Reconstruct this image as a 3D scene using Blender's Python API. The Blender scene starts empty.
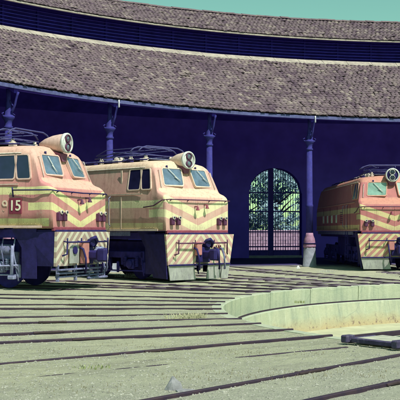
import bpy, bmesh, math, random
import numpy as np
from mathutils import Vector, Matrix
random.seed(7); rng = np.random.default_rng(7)
PI = math.pi; R = math.radians
scn = bpy.context.scene

# ---------------------------------------------------------------- camera
cd = bpy.data.cameras.new('camera'); cam = bpy.data.objects.new('camera', cd)
scn.collection.objects.link(cam); scn.camera = cam
cam.location = (0, 0, 1.5); cam.rotation_euler = (PI/2, 0, 0)
cd.sensor_width = 36; cd.lens = 36*973/400; cd.shift_y = 31/400
cd.clip_start = .1; cd.clip_end = 3000

# ---------------------------------------------------------------- sky and sun
SUN_EL, SUN_AZ = R(54), R(38)         # azimuth: from straight behind the camera towards the right
w = bpy.data.worlds.new('World'); scn.world = w; w.use_nodes = True
nt = w.node_tree; nt.nodes.clear()
sky = nt.nodes.new('ShaderNodeTexSky'); sky.sky_type = 'NISHITA'; sky.sun_disc = False
sky.sun_elevation = SUN_EL; sky.sun_rotation = PI - SUN_AZ; sky.air_density = 1.0; sky.dust_density = .6; sky.ozone_density = 1.0
tint = nt.nodes.new('ShaderNodeMix'); tint.data_type = 'RGBA'; tint.blend_type = 'MULTIPLY'; tint.inputs['Factor'].default_value = 1
tint.inputs['B'].default_value = (.95, 1.46, .86, 1)
bg = nt.nodes.new('ShaderNodeBackground'); bg.inputs['Strength'].default_value = .096
wo = nt.nodes.new('ShaderNodeOutputWorld')
nt.links.new(sky.outputs[0], tint.inputs['A']); nt.links.new(tint.outputs['Result'], bg.inputs[0]); nt.links.new(bg.outputs[0], wo.inputs[0])
sd = bpy.data.lights.new('sun', 'SUN'); sd.energy = 4.6; sd.angle = R(.53); sd.color = (1, .955, .89)
sun = bpy.data.objects.new('sun', sd); scn.collection.objects.link(sun)
sdir = Vector((math.sin(SUN_AZ)*math.cos(SUN_EL), -math.cos(SUN_AZ)*math.cos(SUN_EL), math.sin(SUN_EL)))
sun.rotation_euler = sdir.to_track_quat('Z', 'Y').to_euler(); sun.location = (20, -20, 40)
scn.view_settings.view_transform = 'Standard'; scn.view_settings.look = 'None'
scn.view_settings.exposure = .15; scn.view_settings.gamma = 1

# ---------------------------------------------------------------- materials
class NT:
    def __init__(s, m): s.t = m.node_tree
    def n(s, typ, **kw):
        o = s.t.nodes.new('ShaderNode'+typ)
        for k, v in kw.items(): setattr(o, k, v)
        return o
    def l(s, a, b): s.t.links.new(a, b)
    def val(s, x, sock):
        if hasattr(x, 'links'): s.l(x, sock)
        else: sock.default_value = x
    def math(s, op, a, b=0, c=0):
        o = s.n('Math', operation=op)
        for i, x in enumerate((a, b, c)):
            if i < len(o.inputs): s.val(x, o.inputs[i])
        return o.outputs[0]
    def mix(s, f, a, b, mode='MIX'):
        o = s.n('Mix', data_type='RGBA', blend_type=mode)
        s.val(f, o.inputs['Factor'])
        for x, k in ((a, 'A'), (b, 'B')):
            if isinstance(x, tuple): x = (*x, 1) if len(x) == 3 else x
            s.val(x, o.inputs[k])
        return o.outputs['Result']
    def noise(s, scale, detail=4, rough=.55, vec=None, dist=0):
        o = s.n('TexNoise'); o.inputs['Scale'].default_value = scale; o.inputs['Detail'].default_value = detail
        o.inputs['Roughness'].default_value = rough; o.inputs['Distortion'].default_value = dist
        s.l(vec if vec is not None else s.co(), o.inputs['Vector']); return o.outputs['Fac']
    def co(s):
        if not hasattr(s, '_co'): s._co = s.n('TexCoord').outputs['Object']
        return s._co
    def stretch(s, sc):
        o = s.n('Mapping'); o.inputs['Scale'].default_value = sc; s.l(s.co(), o.inputs['Vector']); return o.outputs[0]
    def ramp(s, f, lo, hi):
        o = s.n('MapRange'); s.val(f, o.inputs['Value']); o.inputs['From Min'].default_value = lo; o.inputs['From Max'].default_value = hi
        return o.outputs['Result']
MATS = {}
def new_mat(name):
    m = bpy.data.materials.new(name); m.use_nodes = True; MATS[name] = m
    return m, NT(m), m.node_tree.nodes['Principled BSDF']
def mat(name, col, rough=.8, var=.25, scale=3, metal=0, bump=.15, bscale=40, col2=None, spec=.3, dirt=None):
    m, t, p = new_mat(name)
    c2 = col2 or tuple(c*(1-var) for c in col)
    c1 = col if col2 else tuple(min(1, c*(1+var*.6)) for c in col)
    f = t.ramp(t.noise(scale, 6, .65), .32, .68)
    c = t.mix(f, c1, c2)
    if dirt:
        c = t.mix(t.math('MULTIPLY', t.ramp(t.noise(scale*2.7, 8, .75, vec=t.stretch((1, 1, .35))), .5, .72), dirt[1]), c, dirt[0])
    t.l(c, p.inputs['Base Color'])
    t.l(t.ramp(t.noise(scale*4), -.6, 1.4), p.inputs['Roughness']) if False else None
    p.inputs['Roughness'].default_value = rough; p.inputs['Metallic'].default_value = metal
    p.inputs['Specular IOR Level'].default_value = spec
    if bump:
        b = t.n('Bump'); b.inputs['Strength'].default_value = bump; b.inputs['Distance'].default_value = .02
        t.l(t.noise(bscale, 5, .6), b.inputs['Height']); t.l(b.outputs[0], p.inputs['Normal'])
    return m

def ground_mat():
    m, t, p = new_mat('dry_ground')
    big = t.ramp(t.noise(.22, 5, .6), .35, .65)
    mid = t.ramp(t.noise(1.3, 6, .65, dist=.6), .35, .68)
    fine = t.ramp(t.noise(14, 6, .75), .3, .72)
    c = t.mix(big, (.62, .615, .41), (.53, .55, .38))
    c = t.mix(t.math('MULTIPLY', mid, .6), c, (.38, .40, .29))
    c = t.mix(t.math('MULTIPLY', t.ramp(t.noise(4.5, 7, .75), .53, .68), .6), c, (.24, .23, .19))
    c = t.mix(t.math('MULTIPLY', fine, .42), c, (.62, .61, .44))
    c = t.mix(t.math('MULTIPLY', t.ramp(t.noise(34, 5, .85), .50, .70), .5), c, (.20, .20, .16))
    c = t.mix(t.math('MULTIPLY', t.ramp(t.noise(9, 7, .8), .55, .66), .5), c, (.20, .185, .15))
    sp0 = t.n('SeparateXYZ'); t.l(t.co(), sp0.inputs[0])
    px = t.math('SUBTRACT', sp0.outputs[0], 9.84); py = t.math('SUBTRACT', sp0.outputs[1], 18.97)
    cmb = t.n('CombineXYZ'); t.l(t.math('MULTIPLY', t.math('ARCTAN2', px, py), 34), cmb.inputs[0]); t.l(t.math('MULTIPLY', t.math('SQRT', t.math('ADD', t.math('MULTIPLY', px, px), t.math('MULTIPLY', py, py))), .55), cmb.inputs[1])
    stre = t.ramp(t.noise(1.0, 6, .7, vec=cmb.outputs[0], dist=.4), .50, .70)
    c = t.mix(t.math('MULTIPLY', stre, .75), c, (.29, .28, .225))
    stre2 = t.ramp(t.noise(1.7, 6, .7, vec=cmb.outputs[0], dist=.3), .56, .70)
    c = t.mix(t.math('MULTIPLY', stre2, .6), c, (.62, .62, .47))
    # greyer coal and ballast towards the camera end of the yard, oily shed floor with the shade painted into its colour
    sep = t.n('SeparateXYZ'); t.l(t.co(), sep.inputs[0])
    grey = t.ramp(t.math('SUBTRACT', t.math('MULTIPLY', sep.outputs[0], .6), sep.outputs[1]), -11.5, -8.5)
    c = t.mix(t.math('MULTIPLY', grey, .6), c, (.48, .49, .41))
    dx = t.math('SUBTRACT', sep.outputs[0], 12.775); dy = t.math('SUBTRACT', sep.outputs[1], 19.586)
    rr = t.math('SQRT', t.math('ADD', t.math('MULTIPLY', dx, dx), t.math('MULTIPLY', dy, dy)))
    oily_shade = t.ramp(t.math('ADD', rr, t.math('MULTIPLY', t.noise(.8), 3)), 24.2, 27.5)
    c = t.mix(oily_shade, c, (.05, .04, .17))
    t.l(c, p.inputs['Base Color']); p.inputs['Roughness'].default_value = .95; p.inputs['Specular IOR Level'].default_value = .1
    b = t.n('Bump'); b.inputs['Strength'].default_value = 1.0; b.inputs['Distance'].default_value = .045
    t.l(t.math('ADD', t.noise(26, 6, .75), t.noise(5, 4)), b.inputs['Height']); t.l(b.outputs[0], p.inputs['Normal'])
    return m
def tile_mat(name, a, b, lich, dark):
    m, t, p = new_mat(name)
    at = t.n('Attribute', attribute_name='tint').outputs['Fac']
    c = t.mix(at, a, b)
    pat = t.ramp(t.noise(.55, 6, .75, dist=1.5), .40, .62)
    sel = t.math('MULTIPLY', t.ramp(t.noise(2.6, 6, .75), .46, .60), pat)
    c = t.mix(t.math('MULTIPLY', sel, .8), c, lich)
    c = t.mix(t.math('MULTIPLY', t.math('GREATER_THAN', at, .93), .6), c, lich)
    c = t.mix(t.math('MULTIPLY', t.math('LESS_THAN', at, .12), .6), c, dark)
    c = t.mix(t.math('MULTIPLY', t.ramp(t.noise(18, 5, .7), .50, .72), .3), c, dark)
    geo = t.n('NewGeometry'); sp = t.n('SeparateXYZ'); t.l(geo.outputs['Position'], sp.inputs[0])
    px = t.math('SUBTRACT', sp.outputs[0], 12.775); py = t.math('SUBTRACT', sp.outputs[1], 19.586)
    cb = t.n('CombineXYZ'); t.l(t.math('MULTIPLY', t.math('ARCTAN2', px, py), 26), cb.inputs[0]); t.l(t.math('MULTIPLY', sp.outputs[2], .35), cb.inputs[1])
    c = t.mix(t.math('MULTIPLY', t.ramp(t.noise(1.4, 6, .7, vec=cb.outputs[0]), .48, .66), .45), c, (.085, .055, .085))
    c = t.mix(t.math('MULTIPLY', t.ramp(t.noise(2.3, 6, .75, vec=cb.outputs[0], dist=.5), .58, .70), .5), c, (.27, .23, .19))
    t.l(c, p.inputs['Base Color']); p.inputs['Roughness'].default_value = .95; p.inputs['Specular IOR Level'].default_value = .1
    return m
def livery(name, pink, yellow, cab, fade, vw=.19, upper=None):
    """faded livery: V bands over the nose that run on as straight bands along the sides (local coordinates of the locomotive)"""
    m, t, p = new_mat(name)
    sep = t.n('SeparateXYZ'); t.l(t.co(), sep.inputs[0])
    ax = t.math('ABSOLUTE', sep.outputs[0]); z = sep.outputs[2]
    wob = t.math('MULTIPLY', t.math('SUBTRACT', t.noise(6), .5), .02)
    q = t.math('ADD', t.math('SUBTRACT', z, t.math('MULTIPLY', ax, .35)), t.math('ADD', wob, .4725-.01))
    def band(lo, hi):
        return t.math('MULTIPLY', t.math('GREATER_THAN', q, lo), t.math('LESS_THAN', q, hi))
    front = t.math('LESS_THAN', sep.outputs[1], .72)
    face = t.math('LESS_THAN', sep.outputs[1], .10); side = t.math('SUBTRACT', 1, face)
    c = t.mix(t.math('MULTIPLY', band(2.33 if not upper else 2.18, 2.53 if not upper else 2.40), side), pink, yellow)
    c = t.mix(t.math('MULTIPLY', band(2.34, 2.34+vw), face), c, yellow)
    c = t.mix(t.math('MULTIPLY', band(2.13-vw, 2.13), front), c, yellow)
    c = t.mix(t.math('MULTIPLY', band(1.53, 1.73), side), c, yellow)
    c = t.mix(t.ramp(z, 2.70, 3.35) if not upper else t.ramp(z, 3.36, 3.40), c, cab)
    nose = t.math('MULTIPLY', t.math('LESS_THAN', sep.outputs[1], .40), t.math('MULTIPLY', t.math('LESS_THAN', ax, 1.24), t.math('GREATER_THAN', z, 2.51)))
    c = t.mix(nose, c, cab)
    # sun-bleached patches, rust runs, grime along the bottom edge
    c = t.mix(t.math('MULTIPLY', t.ramp(t.noise(1.1, 5, .6), .4, .7), fade), c, tuple((a+b)/2+.05 for a, b in zip(cab, yellow)))
    runs = t.ramp(t.noise(5, 7, .75, vec=t.stretch((1.6, 1.6, .16))), .50, .72)
    c = t.mix(t.math('MULTIPLY', runs, .6), c, (.24, .11, .09))
    patch = t.math('MULTIPLY', t.ramp(t.noise(2.3, 8, .8, dist=.8), .56, .60), t.ramp(t.noise(9, 5, .7), .42, .55))
    c = t.mix(t.math('MULTIPLY', patch, .45), c, (.50, .40, .32))
    spots = t.ramp(t.noise(16, 6, .75), .57, .70)
    c = t.mix(t.math('MULTIPLY', spots, .55), c, (.20, .09, .10))
    low = t.math('MULTIPLY', t.ramp(z, 1.72, 1.48), t.noise(9))
    c = t.mix(t.math('MULTIPLY', low, .55), c, (.13, .09, .10))
    t.l(c, p.inputs['Base Color']); p.inputs['Roughness'].default_value = .72; p.inputs['Specular IOR Level'].default_value = .3
    b = t.n('Bump'); b.inputs['Strength'].default_value = .25; b.inputs['Distance'].default_value = .02
    t.l(t.math('ADD', t.math('MULTIPLY', t.noise(3.2, 4), 1.6), t.math('MULTIPLY', t.noise(30), .15)), b.inputs['Height']); t.l(b.outputs[0], p.inputs['Normal'])
    return m
def pilot_mat(name, a, b):
    m, t, p = new_mat(name)
    sep = t.n('SeparateXYZ'); t.l(t.co(), sep.inputs[0])
    q = t.math('ADD', sep.outputs[2], t.math('MULTIPLY', t.math('ABSOLUTE', sep.outputs[0]), 1.0))
    fr = t.math('FRACT', t.math('ADD', t.math('MULTIPLY', q, 3.6), t.math('MULTIPLY', t.noise(5), .12)))
    c = t.mix(t.math('GREATER_THAN', fr, .45), a, b)
    c = t.mix(t.math('MULTIPLY', t.ramp(t.noise(7, 7, .75), .52, .72), .5), c, (.22, .12, .12))
    c = t.mix(t.math('MULTIPLY', t.ramp(sep.outputs[2], .75, .45), .35), c, (.18, .15, .17))
    t.l(c, p.inputs['Base Color']); p.inputs['Roughness'].default_value = .7
    return m
def wall_streak(name, a, b, stain, zlo=None, ochre=None):
    m, t, p = new_mat(name)
    c = t.mix(t.ramp(t.noise(1.3, 6, .65), .35, .65), a, b)
    st = t.ramp(t.noise(2.4, 7, .75, vec=t.stretch((1.3, 1.3, .12))), .46, .68)
    c = t.mix(t.math('MULTIPLY', st, .7), c, stain)
    c = t.mix(t.math('MULTIPLY', t.ramp(t.noise(3.6, 5, .7, vec=t.stretch((1.6, 1.6, .10))), .58, .68), .5), c, (.62, .66, .50))
    ck = t.n('TexVoronoi', feature='DISTANCE_TO_EDGE'); ck.inputs['Scale'].default_value = .9; t.l(t.co(), ck.inputs['Vector'])
    c = t.mix(t.math('MULTIPLY', t.math('LESS_THAN', ck.outputs['Distance'], .006), .55), c, stain)
    if ochre:
        sep = t.n('SeparateXYZ'); t.l(t.co(), sep.inputs[0])
        g = t.ramp(t.math('ADD', sep.outputs[2], t.math('MULTIPLY', t.noise(2.5), .25)), zlo+.48, zlo+.16)
        c = t.mix(t.math('MULTIPLY', g, .8), c, ochre)
        c = t.mix(t.math('MULTIPLY', g, t.math('MULTIPLY', t.ramp(t.noise(7, 5, .7), .56, .62), .8)), c, (.16, .10, .10))
    c = t.mix(t.math('MULTIPLY', t.ramp(t.noise(22, 5, .8), .56, .72), .4), c, stain)
    t.l(c, p.inputs['Base Color']); p.inputs['Roughness'].default_value = .95; p.inputs['Specular IOR Level'].default_value = .1
    bb = t.n('Bump'); bb.inputs['Strength'].default_value = .5; bb.inputs['Distance'].default_value = .03
    t.l(t.noise(11, 7, .7), bb.inputs['Height']); t.l(bb.outputs[0], p.inputs['Normal'])
    return m
G = ground_mat()
TILE = tile_mat('clay_tiles', (.132, .094, .112), (.165, .124, .140), (.33, .28, .24), (.075, .05, .075))
BED = mat('dark_clay_bedding', (.075, .052, .07), .95, .3, 3)
MORTAR = mat('lime_mortar', (.40, .365, .30), .95, .35, 2.5, dirt=((.16, .14, .16), .9))
INDIGO = mat('indigo_louvre_paint', (.045, .030, .34), .75, .35, 3)  # louvre paint, its blue raised towards the indigo of shadow
INWALL = mat('shade_indigo_wall', (.16, .10, .74), .95, .2, .8, bump=.3, bscale=12)  # indigo of the deep shade put into the wall colour
INROOF = mat('roof_boards_underside', (.065, .04, .42), .95, .3, 1.5)  # boards carry the indigo of the shed's shade in their colour
COLBLUE = mat('column_blue', (.035, .033, .21), .85, .3, 5, dirt=((.07, .06, .22), .6))  # even dark blue over shaft, capital and bracket
COLPINK = mat('red_oxide_collar', (.36, .20, .30), .7, .3, 6)
STONE = mat('grey_stone_plinth', (.27, .29, .34), .95, .25, 5, bump=.5, bscale=18)
ZINC = mat('pale_zinc', (.6, .6, .68), .5, .2, 8)
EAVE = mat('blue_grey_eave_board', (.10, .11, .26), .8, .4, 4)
RAIL = mat('dark_rusty_rail', (.022, .014, .035), .6, .4, 6, col2=(.05, .028, .04))
RUST = mat('half_buried_rusty_rail', (.16, .10, .07), .8, .4, 6)
FISH = mat('brown_fishplate', (.055, .035, .04), .8, .4, 6)
DTIM = mat('dark_oiled_timber', (.055, .045, .10), .9, .4, 6, dirt=((.16, .15, .19), .8), bump=.4, bscale=14)
BLACK = mat('shade_blue_black_steel', (.018, .013, .10), .7, .4, 6)  # black steel with the blue cast of shadows in its colour
UNDER = mat('shade_indigo_underframe', (.032, .024, .20), .75, .4, 5)  # indigo stands for the shade under the locomotives
BOGIE = mat('pale_dusty_bogie_steel', (.15, .16, .30), .8, .5, 7, dirt=((.34, .34, .42), .8))
PALE = mat('pale_blue_steel', (.25, .27, .42), .7, .3, 7, dirt=((.10, .09, .18), .9))
PLATE = mat('dull_grey_steel_plate', (.36, .37, .34), .7, .25, 4, dirt=((.12, .10, .16), .8))
CREAM = mat('cream_metal', (.62, .55, .48), .7, .25, 6, dirt=((.2, .12, .13), .8))
WHITE = mat('chalky_white', (.62, .64, .60), .6, .25, 8, dirt=((.25, .24, .26), .7))
LAMPG = mat('silvered_lamp_glass', (.25, .30, .36), .12, .7, 6, spec=.9, bump=0, metal=.5)
LAMPD = mat('dark_lamp_glass', (.02, .03, .05), .15, .2, 9, spec=.6, bump=0)
NPLATE = mat('dark_red_number_plate', (.20, .03, .06), .6, .2, 9)
DARKM = mat('dark_oxide_paint', (.10, .03, .08), .6, .3, 9)
MAROON = mat('maroon_paint', (.26, .06, .09), .6, .3, 9)
PURPLE = mat('purple_lamp_shadow', (.20, .07, .12), .7, .3, 6)  # colour of the shadow below the headlamp
PINKP = mat('pink_paint', (.50, .21, .19), .7, .25, 6)
NUMP = mat('number_cream', (.78, .72, .55), .7, .1, 9, bump=0)
NUMF = mat('number_faded', (.72, .55, .42), .7, .1, 9, bump=0)
WOOD = mat('grey_weathered_timber', (.42, .43, .34), .95, .35, 4, bump=.4, bscale=15)
SLEEP = mat('dark_buried_sleeper', (.11, .085, .11), .95, .35, 4, bump=.4, bscale=15)
PITWALL = wall_streak('pale_pit_render', (.46, .48, .35), (.38, .43, .31), (.24, .29, .23))
PITLOW = wall_streak('stained_pit_render', (.47, .48, .34), (.39, .43, .30), (.24, .28, .23), -1.05, (.46, .36, .20))
PITFLOOR = mat('pit_floor_sand', (.47, .47, .31), .95, .2, 1.6, dirt=((.3, .3, .2), .6))
BRICK = mat('pink_garden_wall', (.46, .32, .42), .9, .25, 4)
LEAF = mat('tree_leaves', (.07, .18, .17), .6, .5, 2.5, bump=0, col2=(.30, .46, .48))
LEAF2 = mat('bluish_leaves', (.07, .16, .20), .6, .5, 2.5, bump=0, col2=(.33, .48, .54))
BARK = mat('tree_bark', (.16, .12, .10), .9, .3, 8)
GRASS = mat('dry_weed', (.30, .34, .16), .9, .4, 6, bump=0)
STONES = mat('yard_stones', (.31, .31, .26), .95, .45, 5, bump=.3)
PANTO = mat('dull_blue_pantograph', (.07, .07, .20), .7, .3, 7)
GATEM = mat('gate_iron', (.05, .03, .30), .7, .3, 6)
def glass(name, col, rough):
    m, t, p = new_mat(name)
    c = t.mix(t.ramp(t.noise(3.5, 4, .6), .35, .65), col, tuple(x*.6 for x in col))
    t.l(c, p.inputs['Base Color']); p.inputs['Roughness'].default_value = rough
    p.inputs['Specular IOR Level'].default_value = 1.0; p.inputs['Coat Weight'].default_value = .6; p.inputs['Coat Roughness'].default_value = .08
    return m
GLASS = glass('sky_blue_glass', (.15, .22, .31), .14)  # blue base colour stands in for reflected sky
GLASS3 = glass('bright_sky_glass', (.24, .42, .34), .2)  # brighter copy, stronger sky reflection painted into the glass colour
DGLASS = glass('dark_cab_glass', (.02, .02, .07), .2)

# ---------------------------------------------------------------- mesh helpers
class MB:
    def __init__(s): s.v = []; s.f = []; s.sm = []
    def add(s, vs, fs, smooth=False):
        o = len(s.v); s.v += [tuple(v) for v in vs]
        s.f += [tuple(i+o for i in f) for f in fs]; s.sm += [smooth]*len(fs); return s
    def box(s, c, d, M=None):
        cx, cy, cz = c; x, y, z = d[0]/2, d[1]/2, d[2]/2
        vs = [Vector((cx+a*x, cy+b*y, cz+e*z)) for a in (-1, 1) for b in (-1, 1) for e in (-1, 1)]
        if M: vs = [M @ v for v in vs]
        return s.add(vs, [(0, 1, 3, 2), (4, 6, 7, 5), (0, 4, 5, 1), (2, 3, 7, 6), (0, 2, 6, 4), (1, 5, 7, 3)])
    def bbox(s, c, d, b=.012, M=None):
        """box with chamfered edges"""
        bm = bmesh.new(); bmesh.ops.create_cube(bm, size=1)
        for v in bm.verts: v.co = Vector((v.co.x*d[0]+c[0], v.co.y*d[1]+c[1], v.co.z*d[2]+c[2]))
        b = min(b, min(d)*.3)
        bmesh.ops.bevel(bm, geom=list(bm.edges), offset=b, segments=1, affect='EDGES')
        bm.verts.index_update()
        vs = [(M @ v.co) if M else v.co.copy() for v in bm.verts]; fs = [tuple(v.index for v in f.verts) for f in bm.faces]
        bm.free(); return s.add(vs, fs)
    def tube(s, pts, r, n=8, caps=True):
        pts = [Vector(p) for p in pts]; rs = r if isinstance(r, (list, tuple)) else [r]*len(pts)
        vs = []; 
        t0 = (pts[1]-pts[0]).normalized(); up = Vector((0, 0, 1)) if abs(t0.z) < .9 else Vector((1, 0, 0))
        for i, p in enumerate(pts):
            t = (pts[min(i+1, len(pts)-1)]-pts[max(i-1, 0)]).normalized()
            a = t.cross(up).normalized(); b = a.cross(t)
            for k in range(n):
                an = 2*PI*k/n; vs.append(p+(a*math.cos(an)+b*math.sin(an))*rs[i])
        fs = [(i*n+k, i*n+(k+1) % n, (i+1)*n+(k+1) % n, (i+1)*n+k) for i in range(len(pts)-1) for k in range(n)]
        s.add(vs, fs, True)
        if caps:
            o = len(s.v)-len(vs)
            s.f += [tuple(o+k for k in range(n))[::-1], tuple(o+(len(pts)-1)*n+k for k in range(n))]; s.sm += [False, False]
        return s
    def lathe(s, prof, c, n=16, axis='Z', caps=True):
        """prof: list of (radius, height)"""
        vs = []
        for r, h in prof:
            for k in range(n):
                a = 2*PI*k/n; x, y = r*math.cos(a), r*math.sin(a)
                v = {'Z': (x, y, h), 'Y': (x, h, y), 'X': (h, x, y)}[axis]
                vs.append((v[0]+c[0], v[1]+c[1], v[2]+c[2]))
        fs = [(i*n+k, i*n+(k+1) % n, (i+1)*n+(k+1) % n, (i+1)*n+k) for i in range(len(prof)-1) for k in range(n)]
        s.add(vs, fs, True); o = len(s.v)-len(vs)
        if caps: s.f += [tuple(o+k for k in range(n)), tuple(o+(len(prof)-1)*n+k for k in range(n))]; s.sm += [False, False]
        return s
    def prism(s, poly, p0, ex):
        """poly: 3-D points, extruded by vector ex"""
        n = len(poly); a = [Vector(p)+Vector(p0) for p in poly]; b = [p+Vector(ex) for p in a]
        return s.add(a+b, [tuple(range(n))[::-1], tuple(range(n, 2*n))]+[(i, (i+1) % n, n+(i+1) % n, n+i) for i in range(n)])
    def build(s, name, m, parent=None, fix=True):
        me = bpy.data.meshes.new(name); me.from_pydata(s.v, [], s.f)
        me.polygons.foreach_set('use_smooth', s.sm)
        me.materials.append(m)
        if fix:
            bm = bmesh.new(); bm.from_mesh(me); bmesh.ops.recalc_face_normals(bm, faces=bm.faces); bm.to_mesh(me); bm.free()
        me.update()
        o = bpy.data.objects.new(name, me); scn.collection.objects.link(o)
        if parent: o.parent = parent
        return o
def tag(o, label=None, cat=None, group=None, kind=None):
    for k, v in (('label', label), ('category', cat), ('group', group), ('kind', kind)):
        if v: o[k] = v
    return o
def empty(name, loc=(0, 0, 0), rz=0):
    o = bpy.data.objects.new(name, None); scn.collection.objects.link(o); o.location = loc; o.rotation_euler = (0, 0, rz)
    o.empty_display_size = .2; return o
def link_copy(o, parent=None):
    c = o.copy(); scn.collection.objects.link(c); c.parent = parent; return c

# value noise for meshes
_g = rng.random((256, 256))
def vnoise(x, y):
    xi = np.floor(x).astype(int); yi = np.floor(y).astype(int); fx = x-xi; fy = y-yi
    fx = fx*fx*(3-2*fx); fy = fy*fy*(3-2*fy); g = lambda a, b: _g[a % 256, b % 256]
    return (g(xi, yi)*(1-fx)+g(xi+1, yi)*fx)*(1-fy)+(g(xi, yi+1)*(1-fx)+g(xi+1, yi+1)*fx)*fy-.5
def gz(x, y):
    x = np.asarray(x, float); y = np.asarray(y, float)
    r = np.hypot(x-C0[0], y-C0[1]); k = np.clip((r-RIM)/.5, 0, 1)
    return k*(.010*vnoise(x*.45, y*.45)*2+.008*vnoise(x*1.7, y*1.7)*2+.006*vnoise(x*6, y*6)*2)-.004

# ---------------------------------------------------------------- turntable pit, ground
C0 = np.array([9.84, 18.97]); RIM = 9.41          # turntable centre, pit radius
B0 = np.array([12.775, 19.586])                   # centre of the roundhouse arcs
def cpol(r, th, z=0): return (C0[0]-r*math.sin(th), C0[1]+r*math.cos(th), z)     # th: from +Y towards the left
def bpol(r, th, z=0): return (B0[0]-r*math.sin(th), B0[1]+r*math.cos(th), z)
def ground():
    rs = np.concatenate([np.linspace(RIM, 33, 190), np.linspace(33.4, 60, 40), [75, 110, 180, 320, 700, 1500]])
    na = 900; th = np.linspace(0, 2*PI, na, endpoint=False)
    rr, tt = np.meshgrid(rs, th, indexing='ij')
    x = C0[0]-rr*np.sin(tt); y = C0[1]+rr*np.cos(tt); z = gz(x, y)
    co = np.stack([x, y, z], -1).reshape(-1, 3)
    nr = len(rs); i = np.arange(nr-1)[:, None]; k = np.arange(na)[None, :]; k2 = (k+1) % na
    f = np.stack([i*na+k, i*na+k2, (i+1)*na+k2, (i+1)*na+k], -1).reshape(-1, 4)
    me = bpy.data.meshes.new('ground'); me.vertices.add(len(co)); me.vertices.foreach_set('co', co.ravel())
    me.loops.add(f.size); me.loops.foreach_set('vertex_index', f.ravel())
    me.polygons.add(len(f)); me.polygons.foreach_set('loop_start', np.arange(0, f.size, 4)); me.polygons.foreach_set('loop_total', np.full(len(f), 4))
    me.polygons.foreach_set('use_smooth', np.ones(len(f), bool)); me.update(); me.validate()
    me.materials.append(G); o = bpy.data.objects.new('ground', me); scn.collection.objects.link(o)
    # face up
    bm = bmesh.new(); bm.from_mesh(me); bm.faces.ensure_lookup_table()
    if bm.faces[0].normal.z < 0: bmesh.ops.reverse_faces(bm, faces=bm.faces)
    bm.to_mesh(me); bm.free()
    return tag(o, kind='structure')
ground()
def ringband(mb, prof, n=240, a0=0, a1=2*PI, pol=cpol, jit=0):
    """revolve a (radius, z) profile about the pit or the roundhouse centre"""
    closed = abs(a1-a0-2*PI) < 1e-6; m = n if closed else n+1; vs = []
    for i in range(m):
        a = a0+(a1-a0)*i/n
        for r, z in prof: vs.append(pol(r, a, z+(random.uniform(-jit, jit) if jit else 0)))
    k = len(prof)
    fs = [((i % m)*k+j, ((i+1) % m)*k+j, ((i+1) % m)*k+j+1, (i % m)*k+j+1) for i in range(n) for j in range(k-1)]
    mb.add(vs, fs, False); return mb
pit = empty('pit_wall', (C0[0], C0[1], 0))
def atpit(o): o.location = (-C0[0], -C0[1], 0); return o
for i in range(30):                               # coping: cast segments with open joints
    a = 2*PI*i/30; d = 2*PI/30
    z = .004+random.uniform(-.008, .004)
    m = MB(); ringband(m, [(RIM-.015, -.40), (RIM-.03, z-.012), (RIM-.0, z), (RIM+.20, z), (RIM+.21, -.1)], 10, a+.0012, a+d-.0012)
    m.f.append(tuple(range(5))); m.sm.append(False); m.f.append(tuple(50+j for j in range(5))[::-1]); m.sm.append(False)
    atpit(m.build('coping_segment', PITWALL, pit))
atpit(ringband(MB(), [(RIM+.18, -.05), (RIM+.0, -.05), (RIM-.0, -.41)], 120).build('backing', PITWALL, pit))
atpit(ringband(MB(), [(RIM, -.40), (RIM-.22, -.41), (RIM-.235, -.43)], 240).build('ledge', PITWALL, pit))
atpit(ringband(MB(), [(RIM-.235, -.43), (RIM-.27, -.75), (RIM-.30, -1.06)], 240, jit=.004).build('lower_wall', PITLOW, pit))
tag(pit, 'pale rendered concrete wall curving around the sunken turntable pit', 'retaining wall')
fl = MB(); ringband(fl, [(.01, -1.02), (3, -1.02), (6, -1.03), (RIM-.29, -1.05)], 160); fl = fl.build('pit_floor', PITFLOOR); tag(fl, kind='structure')
rr = MB(); ringband(rr, [(RIM-.16, -.41), (RIM-.16, -.375), (RIM-.12, -.375), (RIM-.12, -.41)], 240)
tag(rr.build('ring_rail', RAIL), 'dark curved ring rail on the ledge inside the turntable pit', 'rail')

# ---------------------------------------------------------------- tracks
G2 = 1.07/2
def rail_mb(p, d, s0, s1, off, hz=.025, wid=.052, sink=0, seed=0):
    """p: point on the track axis, d: unit direction outward; rail at lateral offset off, from s0 to s1"""
    mb = MB(); n = np.array([d[1], -d[0]]); N = max(2, int((s1-s0)/.35)); vs = []
    prof = [(-wid/2, -.07), (-wid/2, hz-.008), (-wid/2+.008, hz), (wid/2-.008, hz), (wid/2, hz-.008), (wid/2, -.07)]
    for i in range(N+1):
        s = s0+(s1-s0)*i/N
        lat = off+.012*float(vnoise(np.array(s*.35+seed), np.array(seed*3.1)))*2
        q = p+d*s+n*lat; g = float(vnoise(np.array(s*.22+seed*1.7), np.array(seed*1.3+.5)))*.016-sink
        for u, z in prof: vs.append((q[0]+n[0]*u, q[1]+n[1]*u, z+g))
    k = 6
    fs = [(i*k+j, (i+1)*k+j, (i+1)*k+j+1, i*k+j+1) for i in range(N) for j in range(k-1)]+[tuple(range(k)), tuple(N*k+j for j in range(k))]
    return mb.add(vs, fs)
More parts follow.
